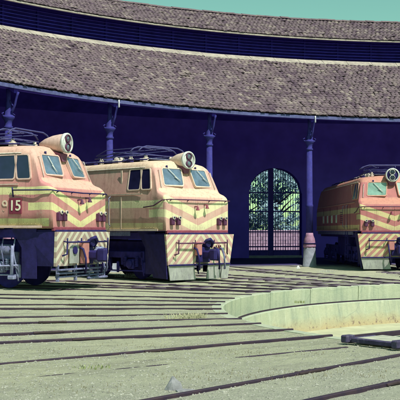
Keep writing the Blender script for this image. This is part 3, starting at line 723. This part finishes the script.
def locomotive(loc, th, label, body_m, pil_m, cab_m, glass_m, kind):
    o = empty('electric_locomotive', (*loc, .08 if kind == 1 else 0), th)
    body = loco_body(MB()).build('body', body_m, o)
    # belt moulding and bottom rail
    m = MB()
    for sx in (-1, 1):
        m.box((sx*1.355, LEN/2+.1, ZB+.03), (.03, LEN-.4, .06))
        m.box((sx*1.352, LEN/2+.3, 2.60), (.02, LEN-1.4, .035))
    m.build('side_moulding', cab_m, o)
    MB().bbox((0, .02, ZB-.03), (2.56, .10, .10), .01).build('lower_lip', MAROON, o)
    for yy in (1.95, 2.50, 3.22, 5.0, 6.9, 8.8):
        for sx in (-1, 1): MB().box((sx*1.352, yy, 2.02), (.012, .035, 1.02)).build('seam_strip', DARKM if kind != 2 else cab_m, o)
    for sx in (-1, 1):
        MB().box((sx*(hw(3.0)+.002), 2.02, 2.98), (.02, .07, .72)).build('cab_pillar', cab_m, o)
        MB().bbox((sx*1.352, 3.85, 2.05), (.03, .62, .55), .008).build('louvre_panel', body_m, o)
        for k in range(6): MB().box((sx*1.37, 3.85, 1.84+k*.085), (.025, .54, .022)).build('louvre_blade', DARKM, o)
    rv = MB()
    for k in range(27):
        for zz in (1.60, 2.36): rv.lathe([(.008, -.006), (.006, -.003), (.002, 0)], (-1.25+k*2.5/26, .002, zz), 5, 'Y')
    for sx in (-1, 1):
        for k in range(70):
            for zz in (1.60, 2.36): rv.lathe([(.008, sx*-.006), (.006, 0), (.002, sx*.004)], (sx*1.350, .25+k*.12, zz), 5, 'X')
    tag(rv.build('rivets', body_m, o), kind='stuff')
    for sx in (-1, 1):
        m = MB(); m.tube([(sx*1.13, .44, 2.78), (sx*1.13, .38, 2.80), (sx*1.07, .54, 3.30), (sx*1.07, .60, 3.30)], .012, 5); m.build('grab_iron', CREAM, o)
    MB().box((0, -.002, 1.97), (.03, .012, .90)).build('nose_seam', body_m, o)
    # rain gutter
    g = MB()
    for sx in (-1, 1): g.tube([(sx*(hw(3.38)+.012), y, 3.40) for y in (1.0, 3, 6, 9, LEN-.8)], .018, 5)
    g.build('gutter', CREAM, o)
    # windscreens on the raked cab front
    p0 = Vector((0, .43, 2.84)); p1 = Vector((0, .64, 3.38)); up = p1-p0; mid = (p0+p1)/2
    for sx in (-1, 1):
        M = frameM((sx*.60, mid.y-.0, mid.z), (1, 0, 0), up)
        M = frameM((sx*.60, mid.y-.030, mid.z+.0), (1, .10*sx, 0), up)
        window(o, M, .70, .53, glass_m, cab_m, .05, .035, .022, skew=-sx*.05, wiper=(-.10, .24, .20, -.10) if kind != 1 or sx > 0 else (-.08, .22, .05, -.16))
        MB().lathe([(.03, -.05), (.03, .02)], (sx*.60-.1, .62, 3.44), 8).build('wiper_motor', BLACK, o)
    # cab side windows (left side is the one in view; both are built)
    for sx in (-1, 1):
        for y0, w in ((.86, .38), (1.42, .52)):
            n = Vector((sx, 0, .17)).normalized(); M = frameM((sx*(hw(3.04)-.004), y0, 3.04), (0, sx, 0), (-sx*.17, 0, 1))
            window(o, M, w, .60, DGLASS, cab_m, .05, .035, .02, skew=(.13*(-1 if sx < 0 else 1)) if w < .5 else 0)
        # machine-room windows / grilles farther back
        for i in range(5):
            M = frameM((sx*hw(2.2)-.002*sx, 4.0+i*1.2, 2.02), (0, sx, 0), (0, 0, 1))
            window(o, M, .55, .34, DGLASS, body_m, .03, .03, .02)
        d = MB(); d.bbox((sx*1.342, 2.85, 2.05), (.03, .62, 1.06), .01)
        d.build('side_door', body_m, o)
        hr = MB()
        for yy in (2.45, 3.25): hr.tube([(sx*1.36, yy, 1.65), (sx*1.42, yy, 1.70), (sx*1.42, yy, 2.5), (sx*1.36, yy, 2.55)], .014, 6)
        hr.build('door_handrail', PALE, o)
        st_ = MB()
        for zz in (.55, .95, 1.3): st_.bbox((sx*1.28, 2.85, zz), (.16, .42, .03), .005)
        for yy in (2.62, 3.08): st_.box((sx*1.34, yy, .98), (.02, .03, 1.0))
        st_.build('cab_steps', BOGIE if kind == 1 else UNDER, o)
    # front handrail at belt height
    zh = 2.40
    m = MB(); zr = zh+.02
    if kind == 1:
        pts = [(-1.40, 1.15, zr+.03), (-1.41, .3, zr+.02), (-1.38, .02, zr+.02), (-1.2, -.07, zr), (0, -.08, zr-.02), (1.2, -.07, zr), (1.36, -.02, zr-.02)]
    else:
        pts = [(-1.38, .9, zr-.22), (-1.39, .45, zr-.18), (-1.37, .1, zr-.02), (-1.22, -.07, zr), (0, -.08, zr), (1.22, -.07, zr), (1.38, 0, zr), (1.39, .4, zr)]  # left end bent down to draw the rail's shadow on the side
    m.tube(pts, .018, 6)
    for x in (-1.15, -.45, .45, 1.15): m.tube([(x, .02, zr-.05), (x, -.08, zr)], .014, 5)
    if kind == 1: m.tube([(-1.36, 1.15, zr-.14), (-1.40, 1.15, zr+.10)], .02, 5)
    m.build('handrail', DARKM if kind != 1 else BLACK, o)
    # twin headlamp in a round shroud on the roof
    zc = 3.72 if kind == 1 else 3.64; hl = MB()
    hl.lathe([(.232, .42), (.245, .46), (.24, .60), (.21, .82), (.14, 1.05), (.04, 1.25)], (0, 0, zc), 28, 'Y'); h = hl.build('headlamp_shroud', cab_m, o)
    m = MB(); m.lathe([(.245, .37), (.268, .38), (.265, .45), (.235, .46)], (0, 0, zc), 30, 'Y', caps=False); m.lathe([(.243, .372), (.222, .364), (.218, .40)], (0, 0, zc), 30, 'Y', caps=False); m.build('rim', WHITE, h)
    m = MB(); m.lathe([(.225, .42), (.225, .40), (.02, .39)], (0, 0, zc), 28, 'Y'); m.build('lamp_plate', WHITE if kind != 3 else BLACK, h)
    for dz in (.108, -.108):
        m = MB(); m.lathe([(.108, .40), (.108, .350), (.092, .345), (.088, .365)], (-.01, 0, zc+dz), 20, 'Y', caps=False); m.build('lamp_ring', DARKM if kind != 3 else WHITE, h)
        m = MB(); m.lathe([(.088, .375), (.065, .360), (.03, .352), (.005, .350)], (-.01, 0, zc+dz), 18, 'Y'); m.build('lamp_lens', LAMPG if kind != 3 else LAMPD, h)
    m = MB(); m.prism([(-.18, .50, 3.44), (.18, .50, 3.44), (.09, .50, 3.24), (-.09, .50, 3.24)], (0, 0, 0), (0, .5, .16)); m.build('lamp_shadow_wedge', PURPLE, o)  # purple wedge added as the headlamp's shadow on the cab
    # lamp clusters either side of the nose
    for sx in (-1, 1):
        cl = MB(); cl.bbox((sx*.98-.12, -.05, 1.78), (.13, .12, .22), .02); cl.bbox((sx*.98+.12, -.05, 1.78), (.13, .12, .22), .02)
        cl.box((sx*.98, -.01, 1.86), (.16, .05, .10)); c = cl.build('marker_lamp', DARKM, o)
        for d in (-.12, .12):
            m = MB(); m.lathe([(.052, -.14), (.052, -.10)], (sx*.98+d+.0, 0, 1.89), 12, 'Y'); m.build('lens', CREAM, c)
            m = MB(); m.lathe([(.028, -.15), (.028, -.14)], (sx*.98+d+.0, 0, 1.89), 10, 'Y'); m.build('bulb', LAMPD, c)
    for x, z, s in ((-.14, 2.10, 1), (.26, 2.16, 1)):                  # bell and hook under the belt
        m = MB(); m.lathe([(.015, z+.13), (.03, z+.11), (.04, z+.06), (.06, z+.02), (.06, z+.01)], (x, -.13, 0), 12); m.tube([(x, .02, z+.12), (x, -.13, z+.13)], .018, 6); m.build('bell', DARKM if kind == 1 else MAROON, o)
    # pilot (striped front skirt)
    zt = 1.40; zb = .54 if kind == 1 else .50; yf = -.13
    w0, w1 = (1.33, 1.30) if kind == 1 else (1.43, 1.30)
    m = MB(); poly = [(-w0, yf, zt), (w0, yf, zt), (w1, yf+.05, zb), (-w1, yf+.05, zb)]
    m.prism(poly, (0, 0, 0), (0, .07, 0)); m.build('pilot', pil_m, o)
    for sx in (-1, 1):
        m = MB(); m.prism([(sx*(w0-.01), yf+.07, zt), (sx*(w1-.01), yf+.12, zb if kind == 1 else .1), (sx*(w1-.12), .70, zb if kind == 1 else .12), (sx*(w0-.06), .9, zt)], (0, 0, 0), (-sx*.04, 0, 0)); m.build('pilot_side', BLACK, o)
    MB().bbox((0, .35, 1.42), (2.5, .85, .06), .01).build('buffer_deck', BLACK, o)
    if kind == 1:
        for z, y in ((.45, -.16), (.36, -.10), (.27, -.05)): MB().bbox((-.1, y, z), (2.35-.1*(z < .3), .10, .045), .01).build('step_bar', BOGIE, o)
        for x in (-1.2, -.35, .3, .75, 1.1): MB().bbox((x, -.06, .36), (.06, .08, .42), .01).build('step_hanger', BOGIE, o)
        MB().bbox((.55, -.20, .20), (.9, .12, .06), .02).build('step_bar', BOGIE, o)
    else:
        for x0, x1, b0, b1 in ((-1.30, -.26, -1.20, -.16), (.34, .92, .30, .86), (.95, 1.29, .92, 1.22)):
            m = MB(); m.prism([(x0, yf+.035, zb-.02), (x1, yf+.035, zb-.02), (b1, yf+.06, .06), (b0, yf+.06, .06)], (0, 0, 0), (0, .03, 0)); m.build('steel_plate', PLATE, o)
        MB().bbox((0, yf+.02, zb-.0), (2.56, .05, .05), .01).build('ledge_strip', BLACK, o)
    # U-shaped rail on the pilot
    m = MB(); zr = 1.14; xr = 1.02
    m.tube([(-xr-.1, yf-.02, zr-.34), (-xr, yf-.10, zr-.30), (-xr, yf-.11, zr), (0, yf-.13, zr), (xr, yf-.11, zr), (xr, yf-.10, zr-.30), (xr+.1, yf-.02, zr-.34)], .024, 6)
    for x in (-xr, -.35, .45, xr): m.tube([(x, yf-.11, zr), (x, yf, zr+.02)], .018, 5); m.tube([(x, yf-.11, zr-.03), (x, yf-.11, zr+.10)], .02, 5)
    m.build('uncoupling_rail', BLACK if kind != 2 else DARKM, o)
    # coupler, draft box, hoses
    m = MB(); m.bbox((.08, -.08, .80), (.50, .26, .48), .03); m.build('draft_box', BLACK, o)
    m = MB(); m.bbox((.10, -.36, .80), (.24, .50, .24), .05); m.bbox((.02, -.62, .80), (.14, .26, .34), .05); m.bbox((.24, -.56, .80), (.16, .18, .30), .05)
    m.tube([(.22, -.62, .62), (.22, -.62, .98)], .05, 8); m.build('coupler', BLACK, o)
    m = MB(); m.tube([(.05, -.16, 1.05), (.05, -.30, 1.22), (.16, -.36, 1.26), (.34, -.30, 1.16), (.38, -.18, 1.02)], .045, 7); m.lathe([(.10, -.30), (.12, -.26), (.10, -.16)], (.16, 0, 1.12), 12, 'Y'); m.bbox((.34, -.2, 1.18), (.12, .10, .10), .02); m.build('jumper_cable', BLACK, o)
    for x, c in ((-.30, BLACK), (.55, BLACK), (.78, BOGIE)):
        m = MB(); m.tube([(x, -.14, 1.0), (x, -.26, .96), (x+.02, -.33, .72), (x+.05, -.32, .46), (x+.10, -.26, .36)], [.03, .03, .028, .03, .035], 7); m.build('air_hose', c, o)
    if kind == 1:
        m = MB(); m.lathe([(.19, -.36), (.21, -.34), (.21, -.16)], (.52, 0, .80), 24, 'Y'); m.build('buffer_disc', PALE, o)
        p = MB().prism([(-.78, -.16, .60), (-.34, -.16, .60), (-.34, -.17, 1.02), (-.46, -.17, 1.08), (-.66, -.17, 1.08), (-.78, -.17, 1.0)], (0, 0, 0), (0, .02, 0)).build('gauge_plate', PLATE, o)
        MB().lathe([(.10, -.20), (.10, -.165)], (-.56, 0, .93), 12, 'Y').build('valve', BLACK, p)
        MB().bbox((-.12, -.20, .86), (.30, .12, .56), .02).build('pink_box', PINKP, o)
    else:
        MB().bbox((-.18, -.20, .98), (.22, .12, .40), .02).build('pink_box', PINKP, o)
        for x in (.62, .72, .80): MB().bbox((x-.0, yf-.03, 1.0), (.035, .04, .14), .01).build('cock', MAROON, o)
    # underframe and running gear
    MB().bbox((0, LEN/2+.3, 1.36), (2.3, LEN-1.0, .22), .02).build('underframe', UNDER, o)
    m = MB(); m.bbox((0, LEN/2, .85), (2.0, 2.6, .85), .04); m.build('equipment_box', UNDER, o)
    MB().bbox((0, 3.1, .95), (1.5, 3.4, .5), .03).build('traction_motor', UNDER, o)
    for sx in (-1, 1):
        m = MB(); m.prism([(sx*1.30, .50, 1.48), (sx*1.30, 1.25, 1.48), (sx*1.24, .98, 1.0), (sx*1.22, .98, .22), (sx*1.22, .55, .22)], (0, 0, 0), (-sx*.03, 0, 0)); m.build('side_guard', BLACK, o)
        m = MB(); m.bbox((sx*1.30, LEN/2+.6, 1.42), (.05, LEN-2.0, .14), .01); m.build('solebar', BOGIE, o)
    bogie(o, 2.75, BOGIE if kind == 1 else UNDER, PALE if kind == 1 else UNDER, -.05 if kind == 1 else .03); bogie(o, LEN-2.9, UNDER, UNDER, -.05 if kind == 1 else .03)  # dark shade tone except on the sunlit bogie of the left engine
    if kind == 1:
        for i, (yy, zz, ln, rad_) in enumerate(((1.35, .95, .5, .13), (2.0, 1.02, .42, .10), (3.9, .98, .7, .14))):
            m = MB(); m.lathe([(rad_*.5, 0), (rad_, .03), (rad_, ln-.03), (rad_*.5, ln)], (-1.12, yy, zz), 14, 'Y'); m.build('air_tank', BOGIE, o)
        for i in range(9):
            y_ = 1.2+i*.36; m = MB(); m.tube([(-1.20, y_, 1.22), (-1.24, y_+random.uniform(-.1, .1), .95), (-1.20, y_+random.uniform(-.2, .2), .62), (-1.16, y_+random.uniform(-.1, .1), .36)], .018, 6); m.build('pipe', PALE if i % 3 == 0 else BOGIE, o)
        m = MB(); m.tube([(-1.22, 1.1, .55), (-1.26, 2.2, .50), (-1.22, 3.4, .56), (-1.22, 4.6, .50)], .028, 6); m.build('brake_pipe', PALE, o)
        m = MB(); m.tube([(-1.24, 1.25, 1.05), (-1.24, 1.28, .25)], .045, 8); m.bbox((-1.24, 1.27, .24), (.14, .2, .10), .02); m.build('sand_pipe', PALE, o)
    # roof gear
    m = MB(); m.bbox((0, 5.2, 3.74), (.9, 7.0, .05), .01)
    m.build('roof_walkway', BOGIE, o)
    for i in range(10):
        for sx in (-1, 1):
            y = 1.55+i*.62; s = MB()
            if random.random() < .25: continue
            s.bbox((sx*.80, y, 3.66), (.16, random.choice((.18, .30, .40)), .10), .015); s.build('roof_box', CREAM if (i+sx) % 3 else BLACK, o)
    for sx in (-1, 1):
        m = MB(); m.tube([(sx*.92, 1.25+.6*i, 3.66+.015*math.sin(i*1.9)) for i in range(14)], .022, 6); m.build('roof_conduit', BLACK, o)
        for y in (1.75, 2.45, 3.9): 
            m = MB(); m.lathe([(.06, 3.60), (.10, 3.64), (.05, 3.67), (.10, 3.70), (.05, 3.73), (.09, 3.76), (.04, 3.80), (.05, 3.84)], (sx*.52, y, 0), 12); m.build('insulator', CREAM, o)
    m = MB(); m.lathe([(.17, 3.66), (.17, 3.80), (.10, 3.86), (.02, 3.87)], (-.45, 3.1, 0), 14); m.build('ventilator', CREAM, o)
    # folded pantograph
    pf = MB(); y0, y1 = 1.45, 4.2; zb_ = 3.84; ztp = 4.10
    for sx in (-1, 1):
        pf.tube([(sx*.55, y0+.2, zb_), (sx*.55, y1, zb_)], .020, 6)
        pf.tube([(sx*.50, y0+.45, zb_+.02), (sx*.42, 2.75, zb_+.14), (sx*.30, y1+.25, zb_+.12)], .015, 6)
        pf.tube([(sx*.50, y1-.1, zb_+.04), (sx*.40, 3.3, zb_+.16), (sx*.30, y0+.1, ztp-.10)], .015, 6)
        pf.tube([(sx*.30, y1+.25, zb_+.12), (sx*.44, y1-.45, ztp), (sx*.46, y0+.5, ztp-.01), (sx*.38, y0+.12, ztp-.10)], .014, 6)
    for y, z in ((y0+.2, zb_), (y1, zb_), (2.75, zb_+.14), (3.3, zb_+.16)): pf.tube([(-.55, y, z), (.55, y, z)], .015, 6)
    pn = pf.build('pantograph', PANTO, o)
    for y in (y0+.12, y0+.5):
        m = MB(); m.tube([(-.98, y, ztp-.16), (-.85, y, ztp-.06), (-.65, y, ztp), (.65, y, ztp), (.85, y, ztp-.06), (.98, y, ztp-.16)], .022, 6); m.build('collector_strip', PANTO, pn)
    if kind == 1:   # number plate on the left side, ahead of the door
        def txt(s, y, z, size, m, name, dx):
            cu = bpy.data.curves.new(name, 'FONT'); cu.body = s; cu.size = size; cu.align_x = 'CENTER'; cu.align_y = 'CENTER'; cu.extrude = .004; cu.offset = .004
            ob = bpy.data.objects.new(name, cu); scn.collection.objects.link(ob); dg = bpy.context.evaluated_depsgraph_get()
            me = bpy.data.meshes.new_from_object(ob.evaluated_get(dg)); bpy.data.objects.remove(ob); me.materials.clear(); me.materials.append(m)
            M = Matrix(((0, 0, -1, dx), (-1, 0, 0, y), (0, 1, 0, z), (0, 0, 0, 1))); me.transform(M)
            t_ = bpy.data.objects.new(name, me); scn.collection.objects.link(t_); return t_
        p = MB().bbox((-1.362, NY, NZ), (.024, .37, .40), .004).build('number_plate', NPLATE, o)
        t = txt('15', NY, NZ, .37, NUMP, 'numerals', -1.380); t.parent = p
        t = txt('9', NY+.32, NZ, .37, NUMF, 'faded_numeral', -1.362); t.parent = o
    return tag(o, label, 'locomotive', 'electric locomotives parked at the shed')
NY, NZ = 1.08, 2.05
LIV1 = livery('faded_livery_left', (.54, .22, .215), (.72, .67, .33), (.64, .40, .32), .22)
LIV2 = livery('faded_livery_middle', (.60, .34, .29), (.72, .68, .40), (.66, .49, .36), .35, .23, (.54, .30, .28))
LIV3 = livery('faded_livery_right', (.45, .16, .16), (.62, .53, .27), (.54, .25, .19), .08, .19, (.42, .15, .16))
CAB1 = mat('cab_trim_left', (.66, .46, .39), .65, .2, 5, dirt=((.3, .14, .12), .5))
CAB2 = mat('cab_trim_middle', (.70, .55, .44), .65, .2, 5, dirt=((.3, .14, .12), .5))
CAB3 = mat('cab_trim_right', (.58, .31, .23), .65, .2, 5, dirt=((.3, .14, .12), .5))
PIL1 = pilot_mat('striped_pilot_left', (.64, .60, .46), (.40, .29, .24))
PIL2 = pilot_mat('striped_pilot_middle', (.68, .64, .42), (.55, .34, .29))
PIL3 = pilot_mat('striped_pilot_right', (.64, .58, .30), (.50, .23, .19))
locomotive(L1P, L1T, 'faded pink and yellow locomotive at left, number 915 on its side', LIV1, PIL1, CAB1, GLASS, 1)
locomotive(L2P, L2T, 'pale locomotive in the middle with chevron nose, left of the arched gate', LIV2, PIL2, CAB2, GLASS, 2)
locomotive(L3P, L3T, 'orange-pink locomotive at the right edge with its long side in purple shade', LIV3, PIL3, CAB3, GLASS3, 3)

# ---------------------------------------------------------------- yard details
def boulder(x, y, s, label, mt=STONES, seed=0, name='boulder', cat='boulder', sc=(1, .8, 1.1), peak=0):
    bm = bmesh.new(); bmesh.ops.create_icosphere(bm, subdivisions=2, radius=1); rnd = random.Random(seed)
    for v in bm.verts:
        q = v.co.copy(); k = 1+rnd.uniform(-.16, .16); v.co = Vector((q.x*sc[0]*s*k, q.y*sc[1]*s*k, (q.z*sc[2]*k)*s))
        if peak and v.co.z > 0: v.co.x *= 1-peak*v.co.z/(s*sc[2]); v.co.y *= 1-peak*v.co.z/(s*sc[2])
    me = bpy.data.meshes.new(name); bm.to_mesh(me); bm.free(); me.materials.append(mt)
    o = bpy.data.objects.new(name, me); scn.collection.objects.link(o); o.location = (x, y, float(gz(x, y))); return tag(o, label, cat)
def gpt(u, v): Y = 973*1.5/(v-231); return (u-200)/973*Y, Y
BOULD = mat('pale_boulder', (.25, .25, .26), .95, .3, 8, bump=.6, bscale=12)
x, y = gpt(174, 389); boulder(x, y, .085, 'pale pointed boulder on the ground in front of the nearest rail', BOULD, 3, sc=(1.0, .9, 1.5), peak=.5)
x, y = gpt(186, 391); boulder(x, y, .07, 'low flat stone half sunk right of the pointed boulder', BOULD, 5, sc=(1.6, 1.0, .35))
x, y = gpt(298, 268.5); boulder(x, y, .10, 'small white stone at the foot of the grey column plinth', WHITE, 6, sc=(.9, .8, 1.2), peak=.4)
# scattered ballast
def stones():
    vs = []; fs = []; n = 0
    tri = [(0, 1, 2), (0, 2, 3), (0, 3, 4), (0, 4, 1), (5, 2, 1), (5, 3, 2), (5, 4, 3), (5, 1, 4)]
    while n < 15000:
        v = 256+rng.random()**.8*150; u = rng.uniform(-10, 410); x, y = gpt(u, v)
        if np.hypot(x-C0[0], y-C0[1]) < RIM+.3: continue
        if np.hypot(x-B0[0], y-B0[1]) > 26: continue
        if vnoise(np.array(x*.9+7), np.array(y*.9)) < rng.uniform(-.55, .35): continue
        s = .004+.014*rng.random()**3+(.008*rng.random() if rng.random() < .02 else 0); z = float(gz(x, y)); k = len(vs); a = rng.uniform(0, 6)
        q = [(0, 0, s*.8)]+[(s*rng.uniform(.7, 1.5)*math.cos(a+j*PI/2), s*rng.uniform(.7, 1.5)*math.sin(a+j*PI/2), s*rng.uniform(-.2, .2)) for j in range(4)]+[(0, 0, -s*.6)]
        vs += [(x+p[0], y+p[1], z+p[2]) for p in q]; fs += [tuple(i+k for i in f) for f in tri]; n += 1
    me = bpy.data.meshes.new('ballast'); me.from_pydata(vs, [], fs); me.materials.append(STONES)
    o = bpy.data.objects.new('ballast', me); scn.collection.objects.link(o); tag(o, 'loose stones and ballast scattered over the yard', 'gravel', kind='stuff')
stones()
def weeds(u, v, n, rad, hgt, label, seed, name='weed_tuft', m=GRASS, kind=None):
    rnd = random.Random(seed); x, y = gpt(u, v); z0 = float(gz(x, y)); vs = []; fs = []
    for i in range(n):
        a = rnd.uniform(0, 2*PI); q = rad*rnd.random()**.6; bx, by = q*math.cos(a), q*math.sin(a)*.5; h = hgt*rnd.uniform(.4, 1); l = rnd.gauss(0, .45)*h; w_ = .006 if name != 'ground_scrub' else .0028
        k = len(vs); vs += [(bx-w_, by, -.02), (bx+w_, by, -.02), (bx+l*.5+w_*.7, by, h*.6), (bx+l*.5-w_*.7, by, h*.6), (bx+l, by+rnd.uniform(-.05, .05), h)]
        fs += [(k, k+1, k+2, k+3), (k+3, k+2, k+4)]
    me = bpy.data.meshes.new(name); me.from_pydata(vs, [], fs); me.materials.append(m); o = bpy.data.objects.new(name, me); scn.collection.objects.link(o); o.location = (x, y, z0)
    tag(o, label, 'weeds', kind=kind)
DRY = mat('dry_yellow_weed', (.44, .43, .27), .9, .4, 6, bump=0)
weeds(183, 319, 120, .30, .13, 'dry weed tuft between the rails, left one of the pair near the pit', 1, m=DRY)
weeds(197, 318.5, 70, .16, .12, 'smaller dry weed tuft between the rails, close to the pit rim', 2, m=DRY)
STRAW = mat('pale_straw', (.45, .46, .42), .9, .3, 6, bump=0)
weeds(142, 276, 130, .55, .38, 'pale dry brush against the dark gap left of the middle locomotive', 3, m=STRAW)
weeds(128, 278, 60, .45, .20, 'low dead stalks under the side of the middle locomotive', 4, m=STRAW)
weeds(326, 272, 50, .35, .12, 'sparse dead stalks beneath the rightmost locomotive', 5, m=STRAW)
weeds(36, 285, 60, .35, .30, 'dry stalks at the wheels of the left locomotive', 8, m=STRAW)
STALK = mat('brown_stalks', (.22, .19, .11), .9, .4, 6, bump=0)
for q, (u_, v_, n_, l_) in enumerate(((38, 352, 40, 'thin weeds between the two rail pairs at the left edge of the yard'), (150, 345, 30, 'tiny weed patch in the open ground below the dry tufts'), (262, 353, 60, 'brown stalks by the half buried rail near the pit'),
        (300, 374, 30, 'few brown stalks beside the nearest heavy rail'), (225, 376, 40, 'low brown growth in the centre foreground'), (64, 388, 50, 'low brown growth near the bottom left corner'), (372, 372, 30, 'scrubby stalks at the lower right of the yard'))):
    weeds(u_, v_, n_*2, .8, .030, l_, 20+q, name='ground_scrub', m=STALK, kind='stuff')
weeds(92, 369, 40, .22, .05, 'thin low weeds in the open foreground at left', 6)
weeds(300, 302, 30, .12, .05, 'few weeds rooted on the pit ledge', 7)
